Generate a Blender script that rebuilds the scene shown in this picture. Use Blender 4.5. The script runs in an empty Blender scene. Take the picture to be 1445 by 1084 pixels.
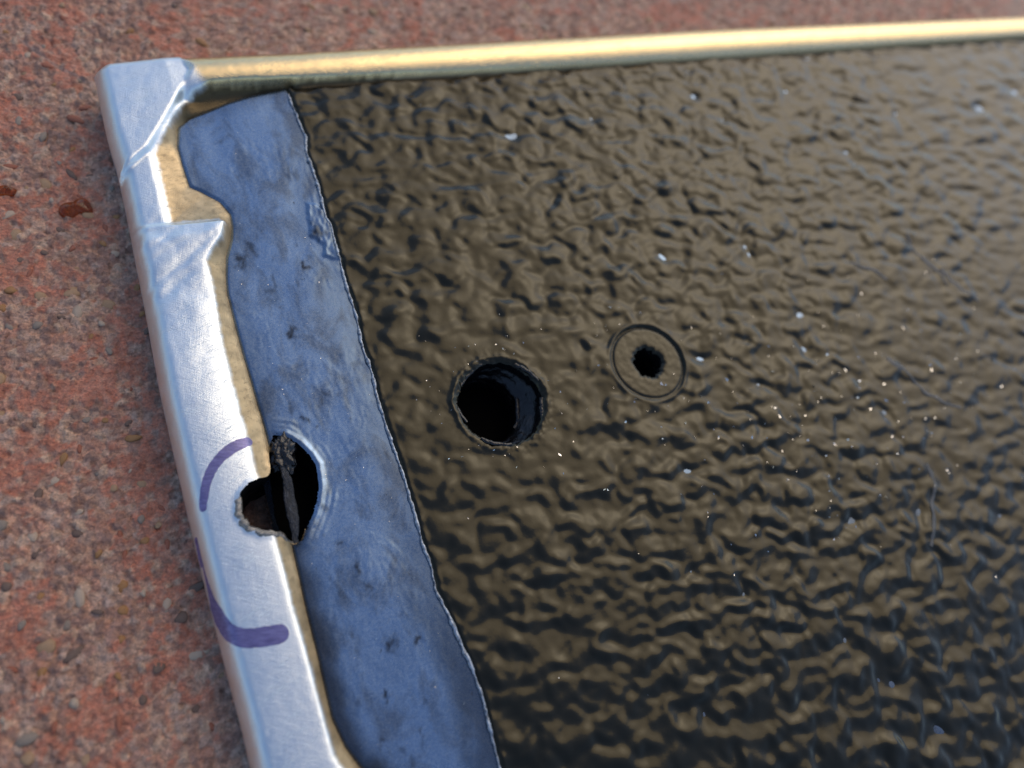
import bpy, math, random
import numpy as np

# ------------------------------------------------------------------ camera, sky, sun, exposure
C = bpy.context.scene.collection
scene = bpy.context.scene
MM = 0.001
T = 12.0                                  # height of the panel's face above the ground, mm
rng = np.random.default_rng(7)
random.seed(7)

cam_d = bpy.data.cameras.new("camera")
cam = bpy.data.objects.new("camera", cam_d)
C.objects.link(cam)
RX = np.array([[0.903896, -0.207718, 0.373932], [-0.324758, -0.902194, 0.283864], [0.278395, -0.378021, -0.882948]])
from mathutils import Matrix, Vector
m = Matrix.Identity(4)
for r in range(3):
    m[r][0] = RX[r][0]; m[r][1] = -RX[r][1]; m[r][2] = -RX[r][2]
m[0][3], m[1][3], m[2][3] = 3.22 * MM, -126.983 * MM, (136.857 + T) * MM
cam.matrix_world = m
cam_d.sensor_width = 36.0
cam_d.lens = 36.0 * 1112.0 / 1445.0
cam_d.clip_start = 0.005
cam_d.clip_end = 50.0
cam_d.dof.use_dof = True
cam_d.dof.focus_distance = 0.146
cam_d.dof.aperture_fstop = 8.5
scene.camera = cam

SUN_ZEN, SUN_AZ = 43.0, 33.0              # zenith angle, azimuth from +X towards +Y
world = bpy.data.worlds.new("World")
scene.world = world
world.use_nodes = True
wn = world.node_tree
sky = wn.nodes.new("ShaderNodeTexSky")
sky.sky_type = 'NISHITA'
sky.sun_disc = False
sky.sun_elevation = math.radians(90 - SUN_ZEN)
sky.sun_rotation = math.radians(90 - SUN_AZ)
sky.air_density = 1.0
sky.dust_density = 1.5
sky.ozone_density = 2.6
wn.nodes["Background"].inputs[1].default_value = 0.15
wn.links.new(sky.outputs[0], wn.nodes["Background"].inputs[0])

sun_d = bpy.data.lights.new("sun", 'SUN')
sun_d.energy = 0.80
sun_d.angle = math.radians(60)
sun_d.color = (1.0, 0.70, 0.27)
sun = bpy.data.objects.new("sun", sun_d)
C.objects.link(sun)
sv = Vector((math.sin(math.radians(SUN_ZEN)) * math.cos(math.radians(SUN_AZ)),
             math.sin(math.radians(SUN_ZEN)) * math.sin(math.radians(SUN_AZ)), math.cos(math.radians(SUN_ZEN))))
sun.rotation_euler = sv.to_track_quat('Z', 'Y').to_euler()

scene.view_settings.view_transform = 'Standard'
scene.view_settings.look = 'None'
scene.view_settings.exposure = 0.22
scene.view_settings.gamma = 1.0

# ------------------------------------------------------------------ outlines of the panel, mm, corner of the frame at 0,0
OPENING = [(308,-6.9),(145,-6.8),(84,-6.5),(35.2,-5.9),(25.1,-5.6),(20.16,-5.7),(16.8,-6.9),(14.49,-9.02),(11.15,-13.98),(7.97,-18.43),(7.2,-20.53),(7.11,-28.61),(7.08,-36.14),(9.67,-36.38),(15.46,-36.94),(16.37,-38.21),(15.14,-41.53),(12.99,-43.84),(11.4,-46.05),(11.61,-49.91),(11.19,-56.12),(10.72,-62.45),(10.73,-70.39),(10.71,-76.59),(10.97,-80.3),(10.97,-88.73),(11.34,-101.32),(11.47,-106.1),(11.42,-111.55),(11.75,-119.4),(11.8,-124.13),(11.95,-130.54),(11.94,-135.24),(12.99,-138.37),(14.99,-142.04),(24,-152),(24,-158),(20,-165),(20,-184),(24,-188),(308,-188)]
INFIELD = [(306,-8.2),(37,-7.4),(35.5,-6.6),(28,-7.3),(22.91,-8.4),(14.95,-11.13),(12.28,-12.99),(11.27,-17.6),(11.36,-21.91),(11.72,-27.53),(13.67,-28.97),(16.66,-31.9),(17.9,-34.91),(17.54,-37.81),(16.67,-40.6),(14.96,-44.31),(14.06,-48.55),(13.61,-51.87),(13.58,-58.53),(13.7,-65.1),(13.9,-73.19),(14.1,-80),(14.1,-83.98),(13.92,-87.96),(13.7,-101.28),(13.28,-112.4),(13.2,-121.0),(12.95,-130.03),(13.84,-134.85),(15.35,-138.54),(17.55,-142.16),(26.5,-152),(26.5,-159),(22.5,-166),(22.5,-183),(25,-186.5),(306,-186.5)]
CUT = [(35.45,5.0),(35.39,-6.56),(35.82,-13.35),(36.39,-20.02),(35.57,-23.89),(35.86,-30.82),(35.59,-39.71),(36.04,-41.3),(35.8,-44.94),(35.72,-49.53),(35.45,-55.3),(35.64,-61.8),(35.01,-68.14),(35.28,-74.06),(34.9,-79.27),(34.93,-87.17),(35.28,-94.64),(35.23,-102.33),(34.98,-107.91),(35.35,-111.38),(34.85,-116.3),(35.8,-121.46),(36.26,-125.64),(36.89,-131.13),(37.03,-135.3),(36.4,-146.34),(36.2,-160),(36.4,-200)]
OUTLINE = [(0.6,2.6),(2.0,3.5),(18,3.6),(36,3.3),(60,3.5),(150,4.1),(277,3.0),(322,2.8),(324,1.5),(324,-195),(322,-197),(2,-197),(0,-195),(-0.2,-132.8),(-0.2,-127.4),(-0.58,-118.1),(-0.9,-106.6),(-1.2,-91.5),(-1.3,-69.4),(-0.9,-54.9),(-0.5,-35.2),(-0.35,-21),(-0.8,-14),(-0.7,1.3)]
BLOCK = [(-4.6,9.0),(15.98,9.0),(15.98,1.2),(17.33,-2.39),(14.09,-7.91),(10.05,-13.84),(6.06,-19.53),(-0.4,-24.49),(-5.95,-26.5)]
PHOLE = [(15.33,-81.43),(17.38,-82.22),(19.16,-84.19),(20.55,-86.73),(21.13,-88.92),(20.9,-91.2),(20.55,-93.19),(19.57,-95.56),(18.32,-97.55),(16.68,-99.66),(15.71,-101.15),(14.3,-101.49),(12.63,-100.5),(12.47,-96.14),(12.76,-92.36),(13.2,-87.89),(13.59,-84.65)]
FHOLE_C, FHOLE_R = (11.6, -94.2), 5.0
BIG_C, BIG_R = (58.07, -86.0), 9.0
RING_C, RING_R, RING_IN = (92.5, -84.9), 8.2, 3.75
ZS = -2.9                                 # level of the bared backing at its left margin

# ------------------------------------------------------------------ numpy helpers
def sdf(P, poly, closed=True):
    """distance to a polygon, positive inside (unsigned when open)"""
    P = np.asarray(P, float)
    A = np.asarray(poly, float)
    B = np.roll(A, -1, 0)
    if not closed:
        A, B = A[:-1], B[:-1]
    best = np.full(len(P), 1e18)
    ins = np.zeros(len(P), bool)
    for a, b in zip(A, B):
        d = b - a
        t = np.clip(((P - a) @ d) / max(d @ d, 1e-12), 0, 1)
        q = P - (a + t[:, None] * d)
        best = np.minimum(best, (q * q).sum(1))
        if closed:
            c = (a[1] > P[:, 1]) != (b[1] > P[:, 1])
            if c.any():
                xx = a[0] + (P[:, 1] - a[1]) / (b[1] - a[1] if b[1] != a[1] else 1e-12) * d[0]
                ins ^= c & (P[:, 0] < xx)
    s = np.sqrt(best)
    return np.where(ins, s, -s) if closed else s

def sst(a, b, x):
    t = np.clip((x - a) / (b - a), 0, 1)
    return t * t * (3 - 2 * t)

def hash2(ix, iy, k):
    h = (ix.astype(np.int64) * 374761393 + iy.astype(np.int64) * 668265263 + k * 2147483647 + 1013904223) & 0xffffffff
    h = ((h ^ (h >> 13)) * 1274126177) & 0xffffffff
    h = ((h ^ (h >> 16)) * 2246822519) & 0xffffffff
    return ((h ^ (h >> 15)) & 0xffffff) / float(0x1000000)

def vnoise(x, y, k=0):
    ix, iy = np.floor(x), np.floor(y)
    fx, fy = x - ix, y - iy
    fx = fx * fx * fx * (fx * (fx * 6 - 15) + 10); fy = fy * fy * fy * (fy * (fy * 6 - 15) + 10)
    v = lambda a, b: hash2(ix + a, iy + b, k)
    return (v(0, 0) * (1 - fx) + v(1, 0) * fx) * (1 - fy) + (v(0, 1) * (1 - fx) + v(1, 1) * fx) * fy

def pnoise(x, y, k=0):
    """gradient noise, about -1..1"""
    ix, iy = np.floor(x), np.floor(y)
    fx, fy = x - ix, y - iy
    u = fx * fx * fx * (fx * (fx * 6 - 15) + 10); w = fy * fy * fy * (fy * (fy * 6 - 15) + 10)
    def g(a, b):
        t = hash2(ix + a, iy + b, k) * 6.2831853
        return np.cos(t) * (fx - a) + np.sin(t) * (fy - b)
    return 1.5 * ((g(0, 0) * (1 - u) + g(1, 0) * u) * (1 - w) + (g(0, 1) * (1 - u) + g(1, 1) * u) * w)

def fbm(x, y, k=0, oct=4, gain=0.5):
    s = np.zeros_like(x); a = 1.0; tot = 0
    for o in range(oct):
        s += a * pnoise(x, y, k + o); tot += a * 0.8
        a *= gain; x, y = 1.6 * x + 1.2 * y + 7.3, -1.2 * x + 1.6 * y - 3.1
    return s / tot

def worley(x, y, k=0, jit=0.9):
    """F1, F2 and the id hash of the nearest cell"""
    ix, iy = np.floor(x), np.floor(y)
    f1 = np.full(x.shape, 9.0); f2 = np.full(x.shape, 9.0); cid = np.zeros(x.shape)
    for a in (-1, 0, 1):
        for b in (-1, 0, 1):
            cx, cy = ix + a, iy + b
            px = cx + 0.5 + (hash2(cx, cy, k) - 0.5) * jit
            py = cy + 0.5 + (hash2(cx, cy, k + 1) - 0.5) * jit
            d = np.hypot(px - x, py - y)
            near = d < f1
            f2 = np.where(near, f1, np.minimum(f2, d))
            cid = np.where(near, hash2(cx, cy, k + 2), cid)
            f1 = np.where(near, d, f1)
    return f1, f2, cid

def axis(*runs):
    out = []
    for a, b, s in runs:
        n = max(1, int(round((b - a) / s)))
        out += list(np.linspace(a, b, n, endpoint=False))
    out.append(runs[-1][1])
    return np.array(out)

# ------------------------------------------------------------------ scene helpers
def empty(name, loc, label=None, cat=None, group=None):
    o = bpy.data.objects.new(name, None)
    C.objects.link(o)
    o.empty_display_size = 0.01
    o.location = loc
    if label: o['label'] = label
    if cat: o['category'] = cat
    if group: o['group'] = group
    return o

def link(name, me, mat, parent=None):
    o = bpy.data.objects.new(name, me)
    C.objects.link(o)
    if mat and not me.materials: me.materials.append(mat)
    if parent: o.parent = parent
    return o

def mesh(name, V, F, smooth=True, attr=None):
    """V in mm above the panel's zero plane"""
    me = bpy.data.meshes.new(name)
    V = np.asarray(V, float) * MM
    F = np.asarray(F, np.int32)
    n = F.shape[1]
    me.vertices.add(len(V)); me.vertices.foreach_set("co", V.ravel())
    me.loops.add(F.size); me.loops.foreach_set("vertex_index", F.ravel())
    me.polygons.add(len(F))
    me.polygons.foreach_set("loop_start", np.arange(0, F.size, n, dtype=np.int32))
    me.update(calc_edges=True)
    if smooth:
        me.polygons.foreach_set("use_smooth", np.ones(len(F), bool))
    for k, v in (attr or {}).items():
        a = me.attributes.new(k, 'FLOAT_COLOR' if v.ndim == 2 else 'FLOAT', 'POINT')
        if v.ndim == 2:
            a.data.foreach_set("color", np.c_[v, np.ones(len(v))].ravel().astype(np.float32))
        else:
            a.data.foreach_set("value", v.astype(np.float32))
    me.validate()
    return me

def grid_faces(nx, ny):
    i = np.arange(nx * ny).reshape(ny, nx)
    return np.stack([i[:-1, :-1], i[:-1, 1:], i[1:, 1:], i[1:, :-1]], -1).reshape(-1, 4)

def compact(V, F, attr=None):
    used = np.unique(F)
    mp = np.full(len(V), -1); mp[used] = np.arange(len(used))
    return V[used], mp[F], {k: v[used] for k, v in (attr or {}).items()}

def snap(P, fn, cell):
    """pull the grid points nearest a contour onto it, so that the edge is clean"""
    e = 0.02
    for _ in range(2):
        d = fn(P)
        k = np.abs(d) < 0.62 * cell
        Q = P[k]
        gx = (fn(Q + [e, 0]) - fn(Q - [e, 0])) / (2 * e)
        gy = (fn(Q + [0, e]) - fn(Q - [0, e])) / (2 * e)
        g = np.maximum(gx * gx + gy * gy, 0.3)
        P[k] = Q - np.c_[gx, gy] * (d[k] / g)[:, None]
    return P

# ------------------------------------------------------------------ material helpers
class M:
    def __init__(s, name):
        s.m = bpy.data.materials.new(name); s.m.use_nodes = True
        s.n = s.m.node_tree.nodes; s.l = s.m.node_tree.links
        s.b = s.n["Principled BSDF"]; s.co = None
    def coord(s):
        if s.co is None:
            t = s.n.new("ShaderNodeTexCoord"); mp = s.n.new("ShaderNodeMapping")
            mp.inputs['Scale'].default_value = (1000, 1000, 1000)      # one texture unit = 1 mm
            s.l.new(t.outputs['Object'], mp.inputs[0]); s.co = mp.outputs[0]
        return s.co
    def mapped(s, scale=(1, 1, 1), rot=0.0):
        mp = s.n.new("ShaderNodeMapping"); mp.inputs['Scale'].default_value = scale
        r = s.n.new("ShaderNodeVectorRotate"); r.rotation_type = 'Z_AXIS'; r.inputs['Angle'].default_value = rot
        s.l.new(s.coord(), r.inputs['Vector']); s.l.new(r.outputs[0], mp.inputs[0]); return mp.outputs[0]
    def noise(s, scale, vec=None, detail=4, rough=0.55, dist=0.0):
        t = s.n.new("ShaderNodeTexNoise"); t.inputs['Scale'].default_value = scale
        t.inputs['Detail'].default_value = detail; t.inputs['Roughness'].default_value = rough; t.inputs['Distortion'].default_value = dist
        s.l.new(vec if vec is not None else s.coord(), t.inputs['Vector']); return t.outputs['Fac']
    def ramp(s, fac, stops):
        r = s.n.new("ShaderNodeValToRGB"); e = r.color_ramp.elements
        while len(e) < len(stops): e.new(0.5)
        for q, (p, c) in zip(e, stops):
            q.position = p; q.color = (*c, 1) if len(c) == 3 else c
        s.l.new(fac, r.inputs[0]); return r.outputs[0]
    def rng(s, fac, a, b, c, d):
        r = s.n.new("ShaderNodeMapRange"); s.l.new(fac, r.inputs[0])
        for i, v in enumerate((a, b, c, d)): r.inputs[i + 1].default_value = v
        return r.outputs[0]
    def math(s, op, a, b):
        r = s.n.new("ShaderNodeMath"); r.operation = op
        for i, v in enumerate((a, b)):
            if isinstance(v, (int, float)): r.inputs[i].default_value = v
            else: s.l.new(v, r.inputs[i])
        return r.outputs[0]
    def mix(s, fac, a, b):
        r = s.n.new("ShaderNodeMix"); r.data_type = 'RGBA'
        for i, v in ((0, fac), (6, a), (7, b)):
            if isinstance(v, (int, float)): r.inputs[i].default_value = v
            elif isinstance(v, tuple): r.inputs[i].default_value = (*v, 1)
            else: s.l.new(v, r.inputs[i])
        return r.outputs[2]
    def attr(s, name):
        a = s.n.new("ShaderNodeAttribute"); a.attribute_name = name; return a
    def bump(s, height, dist_mm, strength=1.0, prev=None):
        b = s.n.new("ShaderNodeBump"); b.inputs['Strength'].default_value = strength
        b.inputs['Distance'].default_value = dist_mm * MM
        s.l.new(height, b.inputs['Height'])
        if prev is not None: s.l.new(prev, b.inputs['Normal'])
        return b.outputs[0]
    def set(s, **k):
        for n, v in k.items():
            i = s.b.inputs[{'color': 'Base Color', 'rough': 'Roughness', 'metal': 'Metallic', 'normal': 'Normal', 'ior': 'IOR', 'spec': 'Specular IOR Level', 'trans': 'Transmission Weight', 'coat': 'Coat Weight', 'coat_rough': 'Coat Roughness', 'alpha': 'Alpha'}[n]]
            if isinstance(v, tuple): i.default_value = (*v, 1)
            elif isinstance(v, (int, float)): i.default_value = v
            else: s.l.new(v, i)
        return s.m

# brushed and handled aluminium of the frame
a = M("aluminium")
sc1 = a.noise(1.0, a.mapped((0.35, 7.0, 1.0), 0.55), 5, 0.6)
sc2 = a.noise(1.0, a.mapped((6.0, 0.5, 1.0), 0.25), 4, 0.6)
fine = a.noise(5.0, None, 3)
blot = a.noise(0.22, None, 4, 0.6)
smear = a.noise(0.5, a.mapped((1, 0.4, 1), 0.7), 5, 0.65, 1.0)
sc3 = a.noise(1.0, a.mapped((0.12, 9.0, 1.0), -0.35), 3, 0.5)
deep = a.ramp(sc3, [(0.0, (0, 0, 0)), (0.66, (0, 0, 0)), (0.70, (1, 1, 1)), (1.0, (1, 1, 1))])
nb = a.bump(sc1, 0.10, 0.6)
nb = a.bump(sc2, 0.07, 0.5, nb)
nb = a.bump(deep, 0.07, 0.7, nb)
nb = a.bump(fine, 0.04, 0.5, nb)
nb = a.bump(blot, 0.35, 0.2, nb)
stain = a.ramp(a.noise(0.55, None, 6, 0.7), [(0.0, (0, 0, 0)), (0.67, (0, 0, 0)), (0.74, (1, 1, 1)), (1.0, (1, 1, 1))])
a.set(color=a.mix(a.math('MULTIPLY', stain, 0.35), a.attr('tint').outputs['Color'], (0.34, 0.27, 0.19)), metal=a.rng(a.attr('lip_tint').outputs['Fac'], 0, 1, 1.0, 0.5), rough=a.math('MULTIPLY', a.rng(smear, 0.3, 0.75, 0.28, 0.46), a.rng(a.attr('rim').outputs['Fac'], 0, 1, 1.0, 0.5)), normal=nb)
MAT_ALU = a.m

# bared backing under the vinyl: dull grey metal with black adhesive left in specks and streaks
b = M("scuffed_backing")
clouds = b.noise(0.16, b.mapped((1.0, 0.55, 1), -0.1), 6, 0.62, 0.6)
specks = b.noise(0.75, b.mapped((1.0, 0.5, 1), 0.35), 5, 0.7, 0.8)
gran = b.noise(2.6, None, 4, 0.65)
sm = b.ramp(specks, [(0.0, (1, 1, 1)), (0.27, (1, 1, 1)), (0.33, (0, 0, 0)), (1.0, (0, 0, 0))])
gm = b.ramp(gran, [(0.0, (0, 0, 0)), (0.42, (0.0, 0.0, 0.0)), (0.62, (1, 1, 1)), (1.0, (1, 1, 1))])
col = b.ramp(clouds, [(0.0, (0.08, 0.11, 0.155)), (0.38, (0.135, 0.185, 0.26)), (0.52, (0.20, 0.30, 0.45)), (0.68, (0.17, 0.255, 0.385)), (1.0, (0.13, 0.19, 0.28))])
col = b.mix(b.math('MULTIPLY', gm, 0.10), col, (0.60, 0.62, 0.64))
st = b.attr('stain').outputs['Fac']  # adhesive blots, plus margins darkened in place of a dim reflection
col = b.mix(sm, col, (0.02, 0.02, 0.022))
col = b.mix(st, col, (0.035, 0.038, 0.045))
nb = b.bump(gran, 0.008, 0.3)
nb = b.bump(specks, 0.03, 0.3, nb)
b.set(color=col, metal=0.85, rough=b.rng(gran, 0.3, 0.7, 0.20, 0.34), normal=nb)
MAT_BACK = b.m

# black glossy grained vinyl
v = M("black_vinyl")
mic = v.noise(1.3, None, 4, 0.6)
mic2 = v.noise(6.0, None, 2)
nb = v.bump(mic, 0.05, 0.35)
nb = v.bump(mic2, 0.01, 0.3, nb)
dust = v.ramp(v.noise(0.5, None, 6, 0.75), [(0.0, (0, 0, 0)), (0.66, (0, 0, 0)), (0.78, (1, 1, 1)), (1.0, (1, 1, 1))])
v.set(color=v.mix(v.math('MULTIPLY', dust, 0.25), (0.006, 0.0055, 0.004), (0.07, 0.07, 0.065)), rough=v.rng(mic, 0.3, 0.7, 0.10, 0.19), ior=1.40, normal=nb, coat=0.25, coat_rough=0.36)
v.b.inputs['Coat IOR'].default_value = 1.34
v.b.inputs['Specular Tint'].default_value = (1.0, 0.94, 0.70, 1)
MAT_VINYL = v.m

# torn black plastic inside the holes
k = M("torn_black_plastic")
nb = k.bump(k.noise(0.7, k.mapped((1, 1, 1.6)), 4, 0.6), 0.5, 0.6)
k.set(color=(0.006, 0.006, 0.007), rough=0.09, normal=nb)
MAT_TORN = k.m

k = M("grey_burr")
g = k.noise(1.8, None, 5, 0.7)
k.set(color=k.ramp(g, [(0.3, (0.09, 0.085, 0.08)), (0.6, (0.34, 0.32, 0.29)), (1.0, (0.55, 0.53, 0.5))]), metal=0.75, rough=0.34, normal=k.bump(g, 0.3, 0.8))
MAT_BURR = k.m

k = M("dark_torn_flap")
g = k.noise(1.3, k.mapped((2, 0.6, 1)), 5, 0.7)
k.set(color=k.ramp(g, [(0.4, (0.012, 0.013, 0.016)), (0.62, (0.028, 0.031, 0.04)), (0.8, (0.28, 0.31, 0.36))]), metal=0.5, rough=0.25, normal=k.bump(g, 0.4, 0.9))
MAT_FLAP = k.m

k = M("purple_marker_ink")
g = k.noise(0.9, k.mapped((0.5, 3, 1), 0.3), 4)
g2 = k.noise(3.0, k.mapped((0.4, 2, 1), 0.3), 5, 0.7)
k.set(color=k.ramp(g, [(0.3, (0.13, 0.11, 0.28)), (0.7, (0.26, 0.24, 0.48))]), metal=0.55, rough=0.42, alpha=k.rng(g2, 0.40, 0.62, 0.72, 1.0))
MAT_INK = k.m

k = M("glint_chip_metal")
k.set(color=(0.88, 0.86, 0.82), metal=1.0, rough=0.18)
MAT_GLINT = k.m

k = M("grey_residue")
k.set(color=(0.05, 0.056, 0.06), rough=0.5, normal=k.bump(k.noise(2.5), 0.1, 0.6))
MAT_RES = k.m

k = M("pale_torn_edge")
g = k.noise(1.5, None, 4)
k.set(color=k.ramp(g, [(0.35, (0.10, 0.12, 0.15)), (0.6, (0.36, 0.42, 0.50))]), metal=0.6, rough=0.4, normal=k.bump(g, 0.2, 0.6))
MAT_EDGE = k.m

k = M("shade_black")
k.set(color=(0.003, 0.003, 0.003), rough=0.9, spec=0.0)  # near-black sheets that put the shade inside the holes
MAT_SHADE = k.m

k = M("dark_hole_wall")
k.set(color=(0.004, 0.004, 0.004), rough=0.45, spec=0.25)  # wall blackened to put shade into the torn hole
MAT_WALL = k.m

k = M("amber_liquid")
k.set(color=(0.55, 0.16, 0.035), rough=0.03, ior=1.36, trans=0.9)
MAT_AMBER = k.m

k = M("worn_red_concrete")
ca = k.attr("tint")
gr = k.noise(2.4, None, 5, 0.7)
vo = k.n.new("ShaderNodeTexVoronoi"); vo.inputs['Scale'].default_value = 1.15; vo.distance = 'EUCLIDEAN'
k.l.new(k.mapped((1.0, 1.25, 1.0), 0.4), vo.inputs['Vector'])
pit = k.noise(1.0, None, 6, 0.75, 0.7)
nb = k.bump(vo.outputs['Distance'], 0.55, 0.8)
nb = k.bump(pit, 0.8, 0.9, nb)
nb = k.bump(gr, 0.25, 0.7, nb)
cc = k.n.new("ShaderNodeMix"); cc.data_type = 'RGBA'; cc.blend_type = 'MULTIPLY'; cc.inputs[0].default_value = 0.7
k.l.new(ca.outputs['Color'], cc.inputs[6]); k.l.new(k.ramp(gr, [(0.28, (0.42, 0.40, 0.40)), (0.48, (0.95, 0.95, 0.95)), (0.72, (1.5, 1.45, 1.35))]), cc.inputs[7])
pat = k.ramp(k.noise(0.16, None, 8, 0.72), [(0.38, (0.62, 0.74, 0.85)), (0.5, (1.0, 1.0, 1.0)), (0.62, (1.12, 0.62, 0.52))])
grt = k.ramp(vo.outputs['Color'], [(0.2, (0.6, 0.6, 0.6)), (0.8, (1.3, 1.3, 1.3))])
mm = k.n.new("ShaderNodeMix"); mm.data_type = 'RGBA'; mm.blend_type = 'MULTIPLY'
k.l.new(k.attr('far').outputs['Fac'], mm.inputs[0]); k.l.new(cc.outputs[2], mm.inputs[6]); k.l.new(pat, mm.inputs[7])
m3 = k.n.new("ShaderNodeMix"); m3.data_type = 'RGBA'; m3.blend_type = 'MULTIPLY'; m3.inputs[0].default_value = 0.35
k.l.new(mm.outputs[2], m3.inputs[6]); k.l.new(grt, m3.inputs[7])
k.set(color=m3.outputs[2], rough=0.48, normal=nb)
MAT_GROUND = k.m

def stone_mat(name, c):
    k = M(name)
    g = k.noise(1.4, None, 5, 0.65)
    c = tuple(x * q for x, q in zip(c, (1.5, 1.32, 1.15)))
    d = tuple(x * 0.6 for x in c)
    k.set(color=k.ramp(g, [(0.3, d), (0.65, c)]), rough=0.5, normal=k.bump(g, 0.2, 0.5))
    return k.m
STONES = [stone_mat("stone_" + n, c) for n, c in (("grey", (0.20, 0.18, 0.16)), ("dark", (0.12, 0.085, 0.07)), ("tan", (0.30, 0.21, 0.13)), ("pale", (0.36, 0.31, 0.26)), ("ochre", (0.27, 0.15, 0.06)), ("rust", (0.24, 0.09, 0.055)))]

# ------------------------------------------------------------------ ground
def ground_height(x, y):
    wx = x + 0.8 * fbm(x * 0.35, y * 0.35, 3); wy = y + 0.8 * fbm(x * 0.35, y * 0.35, 13)
    f1, f2, cid = worley(wx / 1.75, wy / 1.75, 21)
    g1, g2, gid = worley(wx / 0.85 + 5, wy / 0.85, 31)
    big = fbm(x * 0.05, y * 0.05, 41, 4)
    grain = np.clip(1 - f1 * 1.25, 0, 1) ** 0.7
    amp = 0.25 + 0.75 * cid
    h = 1.05 * grain * amp + 0.42 * np.clip(1 - g1 * 1.2, 0, 1) + 0.35 * big + 0.45 * fbm(x * 0.9, y * 0.9, 57, 3)
    # film of red paint that fills the hollows where it has survived
    paint = fbm(x * 0.075 + 2, y * 0.075, 71, 4) * 0.9 + 0.75 * fbm(x * 0.33, y * 0.33, 77, 3) - 0.10
    pm = sst(-0.02, 0.14, paint)
    lev = 0.70 + 0.4 * big + 0.08 * fbm(x * 0.5, y * 0.5, 83)
    h2 = np.where(h < lev, lev - 0.15 * (lev - h), h)
    hh = h * (1 - pm) + h2 * pm
    pits = np.clip(0.32 - worley(x / 2.6, y / 2.6, 91)[0], 0, 1) * (hash2(np.floor(x / 2.6), np.floor(y / 2.6), 95) > 0.7)
    return hh - 1.6 * pits, pm, cid, gid, grain, paint

gx = axis((-1500, -300, 150), (-300, -66, 9), (-66, 14, 0.36), (14, 300, 0.9), (300, 500, 20), (500, 1800, 160))
gy = axis((-1800, -400, 150), (-400, -200, 10), (-200, -166, 1.2), (-166, 50, 0.36), (50, 300, 9), (300, 1800, 150))
GX, GY = np.meshgrid(gx, gy)
px, py = GX.ravel(), GY.ravel()
h, pm, cid, gid, grain, paint = ground_height(px, py)
soft = fbm(px * 0.03, py * 0.03, 111, 3)
cols = np.array([(0.23, 0.175, 0.14), (0.30, 0.22, 0.165), (0.17, 0.115, 0.09), (0.26, 0.145, 0.105), (0.25, 0.20, 0.165), (0.20, 0.13, 0.105), (0.34, 0.26, 0.19), (0.13, 0.095, 0.08)])
tint = cols[np.minimum((cid * len(cols)).astype(int), len(cols) - 1)] * (0.8 + 0.4 * gid)[:, None]
base = np.array((0.78, 0.50, 0.35)) * (1 + 0.25 * soft)[:, None]
gq = (0.85 * sst(0.12, 0.5, grain))[:, None]
tint = base * (1 - gq) + 2.05 * tint * gq
red = np.array((0.58, 0.20, 0.115)) * (1 + 0.25 * fbm(px * 0.2, py * 0.2, 131, 3))[:, None]
pk = np.clip(0.24 + 0.76 * pm * (0.75 + 0.5 * fbm(px * 0.8, py * 0.8, 137, 3)), 0, 1) * (1 - 0.35 * np.clip(grain - 0.55, 0, 1) * (cid > 0.5))
tint = tint * (1 - pk[:, None]) + red * pk[:, None]
# a whitish scratch across the painted concrete at the far left
scr = sdf(np.c_[px, py], [(-13.5, 20.5), (-8.5, 14.0), (-3.0, 8.5)], False)
sk = (1 - sst(0.15, 0.55, scr + 0.25 * fbm(px * 1.5, py * 1.5, 141))) * 0.6
tint = tint * (1 - sk[:, None]) + np.array((0.42, 0.33, 0.29)) * sk[:, None]
far = np.maximum(sst(-58, -66, px) if False else 1 - sst(-68, -56, px), np.maximum(sst(285, 300, px), np.maximum(1 - sst(-172, -160, py), sst(40, 52, py))))
h = h * (1 - far) + 0.75 * far            # beyond the fine grid the material carries the grain
tint = tint * (1 - far[:, None]) + np.array((0.52, 0.30, 0.21)) * far[:, None]
me = mesh("ground", np.c_[px, py, h - 0.95], grid_faces(len(gx), len(gy)), attr={"tint": np.clip(tint, 0.01, 0.9), "far": far})
ground = link("ground", me, MAT_GROUND)
ground['kind'] = 'structure'
ground['label'] = 'worn red painted concrete floor with grit showing through'
ground.location.z = 0.0

# grit large enough to pick out, each a stone set in the concrete
import bmesh
def stone_mesh(i):
    bm = bmesh.new()
    bmesh.ops.create_icosphere(bm, subdivisions=2, radius=1.0)
    r = random.Random(100 + i)
    ph = [r.uniform(0, 6.28) for _ in range(6)]
    for q in bm.verts:
        c = q.co
        f = 1 + 0.16 * math.sin(2.3 * c.x + ph[0]) + 0.14 * math.sin(2.9 * c.y + ph[1]) + 0.1 * math.sin(3.7 * c.z + 2 * c.x + ph[2])
        q.co = c * f
    for f in bm.faces: f.smooth = True
    me = bpy.data.meshes.new("stone"); bm.to_mesh(me); bm.free()
    me.materials.append(STONES[i % len(STONES)])
    return me
stone_meshes = [stone_mesh(i) for i in range(12)]
rs = random.Random(5)
placed = []
def put_stone(x, y, s, el, rot, mi):
    hz = float(ground_height(np.array([x]), np.array([y]))[0][0]) - 0.95
    o = bpy.data.objects.new("stone", stone_meshes[mi]); C.objects.link(o); o.parent = ground
    o.location = (x * MM, y * MM, (hz - 0.28 * s) * MM)
    o.scale = (s * el * MM, s * MM, s * 0.62 * MM); o.rotation_euler = (rs.uniform(-.25, .25), rs.uniform(-.25, .25), rot)
tries = 0
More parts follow.
